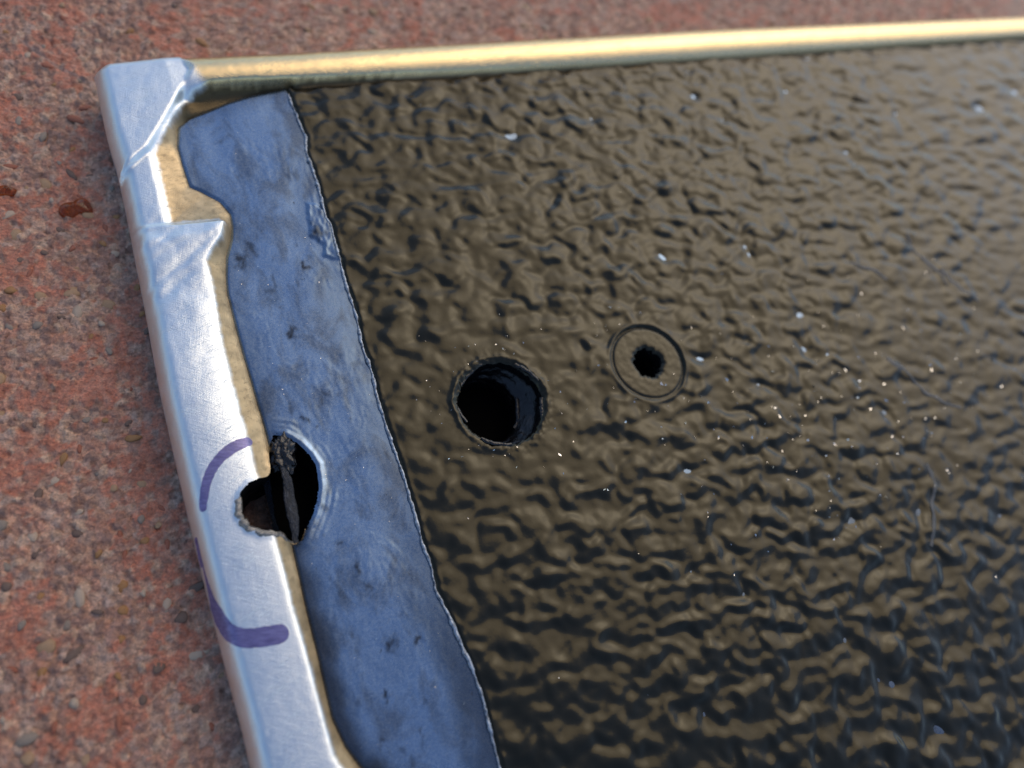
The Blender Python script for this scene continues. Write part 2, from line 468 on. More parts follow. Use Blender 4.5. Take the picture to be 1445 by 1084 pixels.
while len(placed) < 230 and tries < 6000:
    tries += 1
    x, y = rs.uniform(-40, 2), rs.uniform(-150, 30)
    if x < -36 + 0.02 * (y + 150): pass
    if any((x - a) ** 2 + (y - b) ** 2 < 9 for a, b in placed): continue
    placed.append((x, y))
    s = rs.choice((0.5, 0.55, 0.6, 0.7, 0.8, 1.0))
    put_stone(x, y, s, rs.uniform(1.15, 1.9), rs.uniform(0, 3.14), rs.randrange(12))
for i in range(30):
    put_stone(rs.uniform(4, 240), rs.uniform(9, 34), rs.uniform(0.7, 1.2), rs.uniform(1.1, 1.8), rs.uniform(0, 3.14), rs.randrange(12))

# amber drops on the concrete
def droplet(name, lobes, label, n=46):
    R = max(abs(x) + r for x, y, r in lobes) + max(abs(y) + r for x, y, r in lobes)
    # outline = union of lobes, smoothed, domed
    th = np.linspace(0, 2 * math.pi, n, endpoint=False)
    rad = np.zeros(n)
    for x, y, r in lobes:
        for i, t in enumerate(th):
            d = np.array((math.cos(t), math.sin(t)))
            pr = x * d[0] + y * d[1]; q = r * r - (x * x + y * y - pr * pr)
            if q > 0: rad[i] = max(rad[i], pr + math.sqrt(q))
    for _ in range(3): rad = (np.roll(rad, 1) + 2 * rad + np.roll(rad, -1)) / 4
    V, F = [], []
    rings = 9
    hmax = 0.95
    for j in range(1, rings + 1):
        f = j / rings
        for i in range(n):
            V.append((math.cos(th[i]) * rad[i] * f, math.sin(th[i]) * rad[i] * f, hmax * math.sqrt(max(0, 1 - f * f)) * (0.8 + 0.2 * math.sin(th[i] * 2 + 1)) - 0.45 * f))
    for i in range(n):
        V.append((math.cos(th[i]) * rad[i] * 0.9, math.sin(th[i]) * rad[i] * 0.9, -0.9))
    top = len(V); V.append((0, 0, hmax)); bot = len(V); V.append((0, 0, -0.9))
    for i in range(n):
        k2 = (i + 1) % n
        F.append((top, i, k2))
        for j in range(rings):
            a0, a1, b0, b1 = j * n + i, j * n + k2, (j + 1) * n + i, (j + 1) * n + k2
            F += [(a0, b0, b1), (a0, b1, a1)]
        F.append((bot, rings * n + k2, rings * n + i))
    o = link(name, mesh(name, V, F), MAT_AMBER)
    o['label'] = label; o['category'] = 'droplet'; o['group'] = 'amber drops on the concrete'
    return o
o = droplet("droplet", [(-1.2, -0.2, 1.9), (1.3, 0.9, 1.5), (2.0, -0.7, 1.2)], 'larger amber droplet on red concrete beside the frame corner')
o.location = (-9.4 * MM, -23.0 * MM, 0.1 * MM)
o = droplet("droplet", [(-0.5, 0.3, 1.3), (0.8, -0.2, 1.0)], 'small amber droplet at the very edge of the red concrete')
o.location = (-20.6 * MM, -17.4 * MM, 0.15 * MM)

# ------------------------------------------------------------------ the panel
panel = empty("framed_plate", (0, 0, 0), 'aluminium framed panel covered in black grained vinyl with holes drilled in it', 'panel')

def fhole(P):        # opening through the metal frame, positive inside
    a = FHOLE_R + 0.22 * fbm(np.arctan2(P[:, 1] - FHOLE_C[1], P[:, 0] - FHOLE_C[0]) * 3, np.zeros(len(P)), 5, 3) - np.hypot(P[:, 0] - FHOLE_C[0], P[:, 1] - FHOLE_C[1])
    b = sdf(P, PHOLE) - 0.25
    h = np.clip(0.5 + 0.5 * (a - b) / 2.2, 0, 1)
    return a * h + b * (1 - h) + 2.2 * h * (1 - h)

def phole(P):
    return sdf(P, PHOLE) + 0.10 * fbm(P[:, 0] * 0.9, P[:, 1] * 0.9, 9, 3)

def strip_z(P):
    """level of the bared backing: rises gently towards the cut edge of the vinyl, turned up a little at its left margin"""
    s = np.clip(P[:, 0] - 13.5, 0, 40)
    z = ZS + 1.95 * sst(-6, 30, s)
    z = z + 0.10 * fbm(P[:, 0] * 0.09, P[:, 1] * 0.05, 15, 2) + 0.012 * fbm(P[:, 0] * 0.4, P[:, 1] * 0.3, 19, 2)
    return z

def frame_z(P):
    x, y = P[:, 0], P[:, 1]
    d_out = sdf(P, OUTLINE)
    d_in = -sdf(P, OPENING)               # positive on the flange
    s_inf = sdf(P, INFIELD)
    # convex flange: flat near a crest by the opening, falling away to the outer side
    s = np.clip(d_in, 0, 30)
    left = sst(17, 8, x) if False else 1 - sst(9, 20, x)
    hl = np.exp(-((y + 72) / 20.0) ** 2)
    crest = -0.055 * np.clip(s - 1.0, 0, 20) - 0.0072 * np.clip(s - 1.0, 0, 20) ** 2 + 1.5 * hl * (1 - np.exp(-np.clip(s, 0, 20) / 4.0)) - 0.16 * np.clip(0.9 - s, 0, 1) ** 2
    z = crest * left
    # long lower flange keeps the crest; the short step between block and hump lies lower and flat, bevelled at its inner edge
    step = sst(-16, -20, y) * sst(-38.5, -36.2, y) if False else (sst(-41, -37.5, y) * (1 - sst(-22, -15, y)))
    zst = -0.75 - 0.10 * np.clip(s - 1.6, 0, 9) - 0.45 * np.clip(1.2 - s, 0, 1.2)
    k = step * left
    z = z * (1 - k) + zst * k
    # corner block
    sb = sdf(P, BLOCK)
    w = sst(-0.55, 0.35, sb)
    zb = 1.15 - 0.085 * np.clip(13 - x, 0, 16) - 0.03 * np.clip(y + 6, 0, 12) + 0.05 * fbm(x * 0.25, y * 0.25, 23, 3)
    # rim along the far side: a bullnose bar
    top = sst(-11, -6.5, y) * sst(8, 18, x)
    yc = np.interp(x, (10, 36, 150, 277, 330), (-2.5, -2.7, -2.1, -3.1, -3.2))
    RR = np.interp(x, (10, 36, 150, 330), (5.4, 5.4, 6.0, 6.0))
    q = np.clip((y - yc) / RR, -0.98, 0.98)
    zr = 2.0 - RR + RR * np.sqrt(1 - q * q)
    z = z * (1 - top) + zr * top
    z = z * (1 - w) + zb * w
    # hump with a steep far face
    hy = -37.0 - 0.10 * (x - 8)
    t = hy - y
    hm = sst(-0.55, 0.75, t) * (1 - sst(4, 17, t + 0.32 * (x - 4)))
    z = z + (1.15 - 0.055 * np.clip(13 - x, 0, 14)) * hm * (1 - sst(16.6, 18.5, x)) + 0.10 * fbm(x * 0.3, y * 0.3, 29, 3) * hm
    # folds running from the hump down to the outer side
    for (ax, ay, bx2, by2, dep, wd) in ((16.0, -39.5, -1, -51.5, 0.30, 0.9), (13.0, -43.0, -1, -55.5, 0.22, 1.2), (9.0, -38.2, -1, -44.0, 0.18, 0.8)):
        dd = np.array((bx2 - ax, by2 - ay)); L2 = dd @ dd
        tq = np.clip(((P - (ax, ay)) @ dd) / L2, 0, 1)
        sd = ((x - ax) * dd[1] - (y - ay) * dd[0]) / math.sqrt(L2) + 0.5 * fbm(x * 0.3, y * 0.3, 35, 3)
        z = z - dep * np.exp(-(sd / wd) ** 2) * np.sign(1) * (tq > 0) * (tq < 1) * np.sin(math.pi * np.clip(tq, 0, 1)) * left
    z = z + 0.16 * fbm(x * 0.22, y * 0.16, 47, 3) * left * np.exp(-((y + 50) / 22.0) ** 2)
    # the same hump mirrored at the lower end
    hy2 = -152.0
    z = z + 0.9 * np.exp(-((y + 156) / 9.0) ** 2) * left
    # lip down to the backing
    zin = np.where(x > 37, -1.0, ZS + 0.15)
    d1 = np.clip(-d_in, 0, None); d2 = np.clip(-s_inf, 0, None)
    tt = d1 / np.maximum(d1 + d2, 1e-6)
    lip = (d_in < 0)
    corner = sst(-14, -11, y) * sst(13, 17, x)
    e = tt ** (0.9 - 0.5 * corner)
    z = np.where(lip, z * (1 - e) + zin * e, z)
    z = np.where(s_inf > 0, zin - 0.35 - np.clip(s_inf, 0, 3) * 0.6, z)
    # outer round-over
    R = 3.4 - 2.8 * top * (1 - w)
    d = np.clip(d_out, 0, R)
    z = z - R * (1 - d / R) ** 2.3
    z = z + 0.06 * fbm(x * 0.12, y * 0.12, 33, 3) + 0.012 * fbm(x * 0.8, y * 0.8, 37, 2)
    return z

def smooth_grid(z, it):
    for _ in range(it):
        p = np.pad(z, 1, mode='edge')
        z = 0.25 * p[1:-1, 1:-1] * 1.0 + 0.125 * (p[:-2, 1:-1] + p[2:, 1:-1] + p[1:-1, :-2] + p[1:-1, 2:]) + 0.0625 * (p[:-2, :-2] + p[:-2, 2:] + p[2:, :-2] + p[2:, 2:])
    return z

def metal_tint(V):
    """bare aluminium; warm reflections are painted gold on the far rim and into the tan adhesive of the lip"""
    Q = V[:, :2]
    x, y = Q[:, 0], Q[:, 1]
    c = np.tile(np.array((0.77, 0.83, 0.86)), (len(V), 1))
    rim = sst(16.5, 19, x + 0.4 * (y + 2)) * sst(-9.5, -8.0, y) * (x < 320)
    c = c * (1 - rim[:, None]) + np.array((0.80, 0.62, 0.34)) * rim[:, None]  # gold stands in for the warm reflection on the rim
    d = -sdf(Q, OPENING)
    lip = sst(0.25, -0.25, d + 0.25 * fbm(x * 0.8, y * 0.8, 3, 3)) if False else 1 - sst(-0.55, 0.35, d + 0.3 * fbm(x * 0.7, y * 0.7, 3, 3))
    tan = np.array((0.60, 0.45, 0.25)) * (0.85 + 0.35 * fbm(x * 0.5, y * 0.5, 17, 4))[:, None]  # adhesive tan with the lip's warm reflection put into the colour
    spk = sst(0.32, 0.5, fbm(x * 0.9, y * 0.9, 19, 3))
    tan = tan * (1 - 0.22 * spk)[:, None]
    brown = sst(11.5, 15, x) * sst(-16, -11.5, y) * np.where(x < 60, 1.0, sst(-5.6, -6.6, y) if False else 1 - sst(-7.0, -5.9, y))  # dark brown at corner and rim foot painted in for the reflected vinyl
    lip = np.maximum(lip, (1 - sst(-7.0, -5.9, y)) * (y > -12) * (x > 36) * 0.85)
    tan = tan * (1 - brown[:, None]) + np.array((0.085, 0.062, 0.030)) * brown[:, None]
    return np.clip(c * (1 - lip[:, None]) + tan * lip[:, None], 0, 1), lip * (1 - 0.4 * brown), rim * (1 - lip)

# metal frame
fx = axis((-2.2, 31, 0.27), (31, 60, 0.8), (60, 302, 2.0), (302, 326, 0.8))
fy = axis((-199, -184, 0.8), (-184, -150, 1.0), (-150, 8, 0.27))
FXg, FYg = np.meshgrid(fx, fy)
P = np.c_[FXg.ravel(), FYg.ravel()]
P = snap(P, lambda p: sdf(p, OUTLINE), 0.27)
P = snap(P, fhole, 0.27)
fz = frame_z(P)
inside = sdf(P, OUTLINE) > 0.9
zz = smooth_grid(fz.reshape(FXg.shape), 1).ravel()
fz = np.where(inside, zz, fz)
fh = fhole(P)
# rim of the drilled hole is pushed up a little where the metal tore
fz = fz + 0.30 * np.exp(-(np.clip(-fh, 0, 9) / 0.55) ** 2) * (0.35 + 0.65 * vnoise(P[:, 0] * 0.9, P[:, 1] * 0.9, 43)) * (sdf(P, INFIELD) < 0.6)
F = grid_faces(len(fx), len(fy))
si = sdf(P, INFIELD)
so = sdf(P, OUTLINE)
keep = ~((si[F] > 3.0).all(1)) & ~((fh[F] > -1e-3).all(1)) & (so[F] > 0.55).all(1)
V, F2, _ = compact(np.c_[P, fz + T], F[keep])
# outer side of the frame, down to the ground
op = np.array(OUTLINE + [OUTLINE[0]])
od = np.r_[0, np.cumsum(np.hypot(*np.diff(op, axis=0).T))]
oq = np.arange(0, od[-1], 0.4)
ox, oy = np.interp(oq, od, op[:, 0]), np.interp(oq, od, op[:, 1])
on = len(oq)
oz = frame_z(np.c_[ox, oy])
tx_, ty_ = np.roll(ox, -1) - np.roll(ox, 1), np.roll(oy, -1) - np.roll(oy, 1)
tl_ = np.hypot(tx_, ty_); sgn = 1 if ((ox * np.roll(oy, -1) - np.roll(ox, -1) * oy).sum() > 0) else -1
nx_, ny_ = -sgn * ty_ / tl_, sgn * tx_ / tl_
def inset(d):
    q = np.c_[ox + nx_ * d, oy + ny_ * d]
    return np.c_[q, frame_z(q) + T - 0.02]
rows = [inset(1.3), inset(1.0), inset(0.7), inset(0.45), inset(0.2)] + [np.c_[ox, oy, np.full(on, 0.0) + (oz + T) * f] for f in (0.99, 0.5, 0.0)]
SV = np.concatenate(rows); base_i = len(V)
SF = [(base_i + j * on + i, base_i + (j + 1) * on + i, base_i + (j + 1) * on + (i + 1) % on, base_i + j * on + (i + 1) % on) for j in range(len(rows) - 1) for i in range(on)]
V = np.r_[V, SV]; F2 = np.r_[F2, np.array(SF)]
frame = link("metal_frame", mesh("metal_frame", V, F2, attr=dict(zip(("tint", "lip_tint", "rim"), metal_tint(V)))), MAT_ALU, panel)

FZ = fz.reshape(FXg.shape)
def sample(xs, ys, gx_, gy_, G, x, y):
    i = np.clip(np.searchsorted(gx_, x) - 1, 0, len(gx_) - 2); j = np.clip(np.searchsorted(gy_, y) - 1, 0, len(gy_) - 2)
    u = np.clip((x - gx_[i]) / (gx_[i + 1] - gx_[i]), 0, 1); w = np.clip((y - gy_[j]) / (gy_[j + 1] - gy_[j]), 0, 1)
    return (G[j, i] * (1 - u) + G[j, i + 1] * u) * (1 - w) + (G[j + 1, i] * (1 - u) + G[j + 1, i + 1] * u) * w
def frame_at(x, y): return sample(None, None, fx, fy, FZ, np.asarray(x, float), np.asarray(y, float))

def tube(name, cx, cy, rad_fn, z0, z1, mat, parent, n=120, rows=26, ridge=0.12, taper=0.0, k=0, cap=False, ztop=None, shelf=False):
    """ragged inner wall of a drilled hole"""
    th = np.linspace(0, 2 * math.pi, n, endpoint=False)
    R0 = rad_fn(th)
    V = []
    for j in range(rows):
        f = j / (rows - 1)
        zt = z0 if ztop is None else ztop
        z = zt * (1 - f) + z1 * f
        r = R0 * (1 - taper * f - (0.42 * sst(0.22, 0.55, f) * (0.35 + 0.65 * np.cos(th + 0.35)) if shelf else 0)) + ridge * (fbm(th * 1.3 + 9, np.full(n, f * 7.0), k, 4) - 0.1) * min(1, f * 6)
        V.append(np.c_[cx + r * np.cos(th), cy + r * np.sin(th), np.broadcast_to(z, n) + T])
    V = np.concatenate(V)
    F = []
    for j in range(rows - 1):
        for i in range(n):
            i2 = (i + 1) % n
            F.append((j * n + i, j * n + i2, (j + 1) * n + i2, (j + 1) * n + i))
    if cap:
        c = len(V); V = np.r_[V, [[cx, cy, z1 + T + 0.8]]]
        b0 = (rows - 1) * n
        F += [(b0 + i, b0 + (i + 1) % n, c, c) for i in range(n)]
        F = np.array(F)
        tri = F[:, 2] == F[:, 3]
        T3 = [tuple(f[:3]) for f in F[tri]] + [t for f in F[~tri] for t in ((f[0], f[1], f[2]), (f[0], f[2], f[3]))]
        return link(name, mesh(name, V, T3), mat, parent)
    return link(name, mesh(name, V, F), mat, parent)

def contour_radius(fn, c, th, r0=0.5, r1=14):
    lo = np.full(len(th), r0); hi = np.full(len(th), r1)
    for _ in range(26):
        mid = (lo + hi) / 2
        s = fn(np.c_[c[0] + mid * np.cos(th), c[1] + mid * np.sin(th)])
        lo = np.where(s > 0, mid, lo); hi = np.where(s > 0, hi, mid)
    return lo

# wall of the torn hole in the metal: pale burr on top, blackened below, down to the ground, to darken the hole
fc = (13.6, -93.6)
th = np.linspace(0, 2 * math.pi, 150, endpoint=False)
rad = contour_radius(fhole, fc, th)
zt = frame_at(fc[0] + rad * np.cos(th), fc[1] + rad * np.sin(th))
on_metal = sdf(np.c_[fc[0] + rad * np.cos(th), fc[1] + rad * np.sin(th)], INFIELD) < 0.3
tube("hole_wall", fc[0], fc[1], lambda t: contour_radius(fhole, fc, t) + 0.02, None, -11.9, MAT_WALL, frame, n=150, rows=20, ridge=0.35, taper=0.05, k=61, ztop=zt - 0.02)

def ribbon_tube(name, pts, rad, mat, parent, n=7, k=0, flat=0.7, wob=0.9):
    """a bent sliver: a tapering irregular tube along points"""
    pts = np.asarray(pts, float); V = []; F = []
    rr = np.broadcast_to(rad, len(pts))
    for i, p in enumerate(pts):
        t = pts[min(i + 1, len(pts) - 1)] - pts[max(i - 1, 0)]; t /= np.linalg.norm(t) + 1e-9
        a_ = np.cross(t, (0, 0, 1)); a_ /= np.linalg.norm(a_) + 1e-9; b_ = np.cross(a_, t)
        for j in range(n):
            ang = 2 * math.pi * j / n
            r = rr[i] * (1 - wob / 2 + wob * float(vnoise(np.array([i * 0.37 + k]), np.array([j * 0.8]), 3)[0]))
            V.append(p + a_ * r * math.cos(ang) + b_ * r * flat * math.sin(ang) + (0, 0, T))
    for i in range(len(pts) - 1):
        for j in range(n):
            j2 = (j + 1) % n
            F.append((i * n + j, i * n + j2, (i + 1) * n + j2, (i + 1) * n + j))
    return link(name, mesh(name, V, F), mat, parent)

# torn burr round the near side of the hole in the metal
ang = np.radians(np.linspace(150, 292, 46))
r_ = contour_radius(fhole, FHOLE_C, ang)
bx, by = FHOLE_C[0] + (r_ - 0.1) * np.cos(ang), FHOLE_C[1] + (r_ - 0.1) * np.sin(ang)
bz = frame_at(FHOLE_C[0] + (r_ + 0.4) * np.cos(ang), FHOLE_C[1] + (r_ + 0.4) * np.sin(ang)) - 0.15 + 0.25 * fbm(ang * 6, ang * 0, 3, 2)
ribbon_tube("burr", np.c_[bx, by, bz], 0.30 + 0.42 * np.sin(np.linspace(0.3, 2.9, 46)) * (0.6 + 0.8 * vnoise(ang * 5, ang * 0, 6)), MAT_BURR, frame, n=8, k=5)

# thin curled sliver of the lip that crosses the hole
sl = np.array([(15.3, -88.2, -0.9), (15.6, -89.6, -0.7), (15.6, -91.2, -0.8), (15.2, -93.2, -1.0), (15.1, -95.2, -0.9), (15.0, -97.4, -0.8), (14.8, -99.4, -0.9), (14.4, -101.6, -1.0)])
tt_ = np.linspace(0, len(sl) - 1, 40)
sl = np.c_[[np.interp(tt_, np.arange(len(sl)), sl[:, i]) for i in range(3)]].T
sl[:, 0] += 0.18 * fbm(tt_ * 2.2, tt_ * 0, 8, 2)
ribbon_tube("burr", sl, 0.30 + 0.62 * np.sin(np.linspace(0.15, 3.0, 40)) * (0.8 + 0.4 * vnoise(tt_ * 0.9, tt_ * 0, 12)), MAT_FLAP, frame, n=10, k=9, flat=0.25, wob=0.12)

# marker pen lines on the frame
def ink(pts, widths):
    pts = np.asarray(pts, float)
    # resample on a smooth path
    d = np.r_[0, np.cumsum(np.hypot(*np.diff(pts, axis=0).T))]
    q = np.linspace(0, d[-1], 140)
    x = np.interp(q, d, pts[:, 0]); y = np.interp(q, d, pts[:, 1]); w = np.interp(q, d, widths)
    for _ in range(40):
        x[1:-1] = (x[:-2] + 2 * x[1:-1] + x[2:]) / 4; y[1:-1] = (y[:-2] + 2 * y[1:-1] + y[2:]) / 4
    tx, ty = np.gradient(x), np.gradient(y); L = np.hypot(tx, ty); nx_, ny_ = -ty / L, tx / L
    e = np.minimum(q, d[-1] - q)
    ww = w * np.sqrt(np.clip(1 - np.clip(1 - e / (w / 2), 0, 1) ** 2, 0.02, 1)) * (1 + 0.06 * fbm(q * 1.2, q * 0, 4, 2))
    off = 0.08 * fbm(q * 0.8, q * 0 + 4, 14, 2)
    n = 11
    V = np.concatenate([np.c_[x + nx_ * (ww * (j / (n - 1) - 0.5) + off), y + ny_ * (ww * (j / (n - 1) - 0.5) + off)] for j in range(n)])
    z = frame_at(V[:, 0], V[:, 1]) + 0.035
    F = [(j * 140 + i, j * 140 + i + 1, (j + 1) * 140 + i + 1, (j + 1) * 140 + i) for j in range(n - 1) for i in range(139)]
    return link("marker_line", mesh("marker_line", np.c_[V, z + T], F), MAT_INK, panel)
o1 = ink([(11.6, -82.3), (9.61, -82.62), (7.72, -83.19), (5.99, -84.18), (4.59, -85.36), (3.51, -86.74), (2.57, -88.51), (1.87, -90.33), (1.33, -92.41)], [1.5, 1.9, 2.0, 1.8, 1.7, 1.6, 1.5, 1.4, 1.1])
o2 = ink([(-0.65, -95.6), (-0.72, -99.2), (-0.6, -102.8), (-0.35, -106.3), (0.15, -109.2), (0.9, -111.9), (2.0, -113.4), (3.6, -114.3), (5.82, -114.8), (8.5, -115.2), (9.9, -115.4)], [0.45, 0.5, 0.6, 1.0, 1.7, 2.2, 2.7, 3.0, 3.1, 3.1, 3.0])
o1['label'] = 'short purple marker arc above the torn hole'
o2['label'] = 'long purple marker line hooked along the outer edge'

CUTP = np.array(CUT)
def cut_x(y): return np.interp(-y, -CUTP[:, 1], CUTP[:, 0])
SPOTS = [(21.8, -53.7), (23.3, -62.5), (17.7, -45.5), (20.0, -42.7), (21.4, -79.8), (22.9, -81.6), (19.2, -121.3), (25.1, -122.1), (22.4, -129.8), (27.7, -132.3), (26.1, -137.2), (23.4, -108.3), (24.1, -112.3), (19.7, -136.4), (22.7, -69.4), (26.2, -76.0), (28.8, -49.9), (33.1, -42.4), (21.5, -103.9), (29.9, -122.7)]
def stain_shade_of(V):
    """black adhesive blots on the backing, and dim reflection painted dark along both margins"""
    x, y = V[:, 0], V[:, 1]
    wx = x + 1.5 * fbm(x * 0.6, y * 0.45, 501, 5, 0.6); wy = y + 2.4 * fbm(x * 0.6, y * 0.4, 511, 5, 0.6)
    s = np.zeros(len(V))
    for i, (a_, b_) in enumerate(SPOTS):
        r = (1.25, 0.9, 1.3, 1.0, 0.5, 0.4, 0.45, 0.7, 0.3, 0.35, 0.3, 0.8, 0.45, 0.5, 0.3, 0.35, 0.7, 1.4, 0.5, 0.6)[i % 20]
        s = np.maximum(s, np.exp(-(((wx - a_) / r) ** 2 + ((wy - b_) / (1.5 * r)) ** 2)) * (0.95 if i % 3 else 0.7))
    d = sdf(V[:, :2], INFIELD)
    n = fbm(x * 0.25, y * 0.12, 521, 5)
    s = np.maximum(s, 0.62 * (1 - sst(0.8, 3.4 + 1.5 * n, d)) * sst(-20, -60, y) if False else 0.85 * (1 - sst(0.8, 5.2, d + 1.6 * n)) * (0.3 + 0.7 * (1 - sst(-110, -55, y))))
    e = cut_x(y) - x
    s = np.maximum(s, 0.72 * (1 - sst(1.0, 9.0, e + 3.0 * n)) * (0.35 + 0.65 * (1 - sst(-135, -95, y))))
    s = np.maximum(s, 0.5 * sst(0.36, 0.65, fbm(x * 0.33, y * 0.16, 531, 5)))
    return np.clip(s, 0, 1)

# bared backing plate
bx_ = axis((9.5, 42, 0.26), (42, 120, 3.0), (120, 307, 8.0))
by_ = axis((-188, -150, 1.2), (-150, -104, 0.3), (-104, -78, 0.22), (-78, -4, 0.3))
BX, BY = np.meshgrid(bx_, by_)
P = np.c_[BX.ravel(), BY.ravel()]
big_fn = lambda p: BIG_R + 0.25 - np.hypot(p[:, 0] - BIG_C[0], p[:, 1] - BIG_C[1])
P = snap(P, phole, 0.25)
bz_ = strip_z(P)
s_in = sdf(P, INFIELD)
bz_ = bz_ - np.clip(-s_in, 0, 5) * 0.8 - 0.5 * (1 - sst(-0.1, 0.6, s_in))
ph = phole(P)
# raised ridges thrown up round the crescent
rd = np.clip(-ph, 0, 9)
bz_ += (0.34 * np.exp(-((rd - 0.6) / 0.6) ** 2) + (0.10 * np.exp(-((rd - 1.8) / 0.4) ** 2) + 0.07 * np.exp(-((rd - 2.9) / 0.35) ** 2)) * sst(0.35, 0.8, vnoise(P[:, 0] * 0.22, P[:, 1] * 0.22, 44))) * sst(14.5, 18, P[:, 0])
# a blistered flake of film left by the cut edge
fl = sdf(P, [(32.6, -35), (35.2, -36.5), (36.5, -40), (36.5, -49.6), (34.6, -49.2), (33.0, -48.0), (33.6, -45.5), (31.4, -43), (32.2, -39)]) + 0.5 * fbm(P[:, 0] * 0.6, P[:, 1] * 0.5, 551, 4)
bz_ += sst(0, 0.5, fl) * (0.22 + 0.25 * np.abs(fbm(P[:, 0] * 0.55, P[:, 1] * 0.3, 557, 3)))
# scuffs and dents
bz_ += 0.05 * np.abs(fbm(P[:, 0] * 0.5, P[:, 1] * 0.22, 63, 3)) * (vnoise(P[:, 0] * 0.08, P[:, 1] * 0.08, 66) > 0.55)
F = grid_faces(len(bx_), len(by_))
bigd = np.hypot(P[:, 0] - BIG_C[0], P[:, 1] - BIG_C[1]); rgd = np.hypot(P[:, 0] - RING_C[0], P[:, 1] - RING_C[1])
keep = ~((ph[F] > -1e-3).all(1)) & ~((s_in[F] < -2.2).any(1)) & ~((bigd[F] < 14).any(1)) & ~((rgd[F] < 9).any(1))
V, F2, _ = compact(np.c_[P, bz_ + T], F[keep])
back = link("backing_plate", mesh("backing_plate", V, F2, attr={"stain": stain_shade_of(V)}), MAT_BACK, panel)  # stain holds adhesive blots and the dim reflection painted along the margins
pc = (16.6, -91.5)
th = np.linspace(0, 2 * math.pi, 150, endpoint=False)
rp = contour_radius(phole, pc, th, 0.3)
pz = strip_z(np.c_[pc[0] + rp * np.cos(th), pc[1] + rp * np.sin(th)])
tube("hole_wall", pc[0], pc[1], lambda t: contour_radius(phole, pc, t, 0.3) + 0.02, None, -11.9, MAT_WALL, back, n=150, rows=16, ridge=0.25, taper=-0.05, k=71, ztop=pz)
# black sheet added to keep the inside of the crescent dark
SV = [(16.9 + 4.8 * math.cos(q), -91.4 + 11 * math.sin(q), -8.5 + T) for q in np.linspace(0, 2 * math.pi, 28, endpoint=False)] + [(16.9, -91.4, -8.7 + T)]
link("hole_shade", mesh("hole_shade", SV, [(i, (i + 1) % 28, 28) for i in range(28)]), MAT_SHADE, back)
# torn lump of black plastic in the crescent
bm = bmesh.new()
bmesh.ops.create_icosphere(bm, subdivisions=5, radius=1.0)
vs = np.array([q.co for q in bm.verts])
nn = 0.6 * pnoise(vs[:, 0] * 1.9 + vs[:, 2] * 0.8 + 4.2, vs[:, 1] * 2.3 - vs[:, 2] * 0.6, 83) + 0.45 * np.abs(pnoise(vs[:, 0] * 3.1 + 1.7, vs[:, 1] * 4.2 + vs[:, 2], 87))
for q, e in zip(bm.verts, nn):
    f = 0.95 + 0.55 * float(e)
    q.co = Vector((16.2 + q.co.x * 2.1 * f + 0.5 * q.co.y, -85.3 + q.co.y * 3.9 * f, -3.1 + q.co.z * 1.5 * f + T)) * MM
for f in bm.faces: f.smooth = True
me = bpy.data.meshes.new("torn_lump"); bm.to_mesh(me); bm.free()
link("torn_lump", me, MAT_TORN, back)

# ------------------------------------------------------------------ vinyl cover
def vin_h(x, y):
    """grain of the vinyl: crumpled pebbles drawn out along the panel"""
    a_ = math.radians(-9)
    u = x * math.cos(a_) + y * math.sin(a_); w = -x * math.sin(a_) + y * math.cos(a_)
    u = u + 2.6 * fbm(x * 0.17, y * 0.17, 201, 4); w = w + 2.2 * fbm(x * 0.19 + 9, y * 0.19, 211, 4)
    f1, f2, cid = worley(u / 7.0, w / 4.1, 221)
    g1, g2, gid = worley(u / 3.7 + 3, w / 2.4, 231)
    peb = sst(0, 0.30, f2 - f1) * (0.5 + 0.5 * cid)
    peb2 = sst(0, 0.5, g2 - g1) * (0.4 + 0.6 * gid)
    roll = fbm(u * 0.17, w * 0.31, 241, 3)
    dome = np.sqrt(np.clip(1 - 0.9 * f1, 0, 1))
    return 0.22 * peb + 0.20 * dome * (0.4 + 0.6 * cid) + 0.15 * peb2 + 0.42 * roll + 0.02 * fbm(u * 0.7, w * 1.0, 251, 2) - 0.1

vx = axis((33.5, 150, 0.27), (150, 205, 0.36), (205, 307, 0.6))
vy = axis((-187.5, -150, 0.34), (-150, -7.2, 0.27))
VX, VY = np.meshgrid(vx, vy)
P = np.c_[VX.ravel(), VY.ravel()]
def cutfn(p): return p[:, 0] - cut_x(p[:, 1]) - 0.16 * fbm(p[:, 1] * 0.9, p[:, 1] * 0, 261, 4)
def bigfn(p):
    t = np.arctan2(p[:, 1] - BIG_C[1], p[:, 0] - BIG_C[0])
    return BIG_R - 0.5 + 0.60 * fbm(np.cos(t) * 2.2, np.sin(t) * 2.2, 271, 4, 0.55) - np.hypot(p[:, 0] - BIG_C[0], p[:, 1] - BIG_C[1])
def ringin(p):
    t = np.arctan2(p[:, 1] - RING_C[1], p[:, 0] - RING_C[0])
    return RING_IN - 0.5 + 0.75 * fbm(np.cos(t) * 2.6, np.sin(t) * 2.6, 281, 3) - np.hypot(p[:, 0] - RING_C[0], p[:, 1] - RING_C[1])
P = snap(P, cutfn, 0.27); P = snap(P, bigfn, 0.27); P = snap(P, ringin, 0.27)
x, y = P[:, 0], P[:, 1]
hh = smooth_grid(vin_h(x, y).reshape(VX.shape), 8).ravel()
db = np.hypot(x - BIG_C[0], y - BIG_C[1]); dr = np.hypot(x - RING_C[0], y - RING_C[1]); dc = cutfn(P)
amp = 0.55 + 0.45 * sst(10, 26, db) 
amp *= (0.78 + 0.27 * sst(45, 100, x)) * (1 - 0.28 * sst(105, 165, x) * (1 - sst(-95, -60, y))) 
flat_ring = 1 - sst(RING_R - 0.1, RING_R + 1.6, dr)
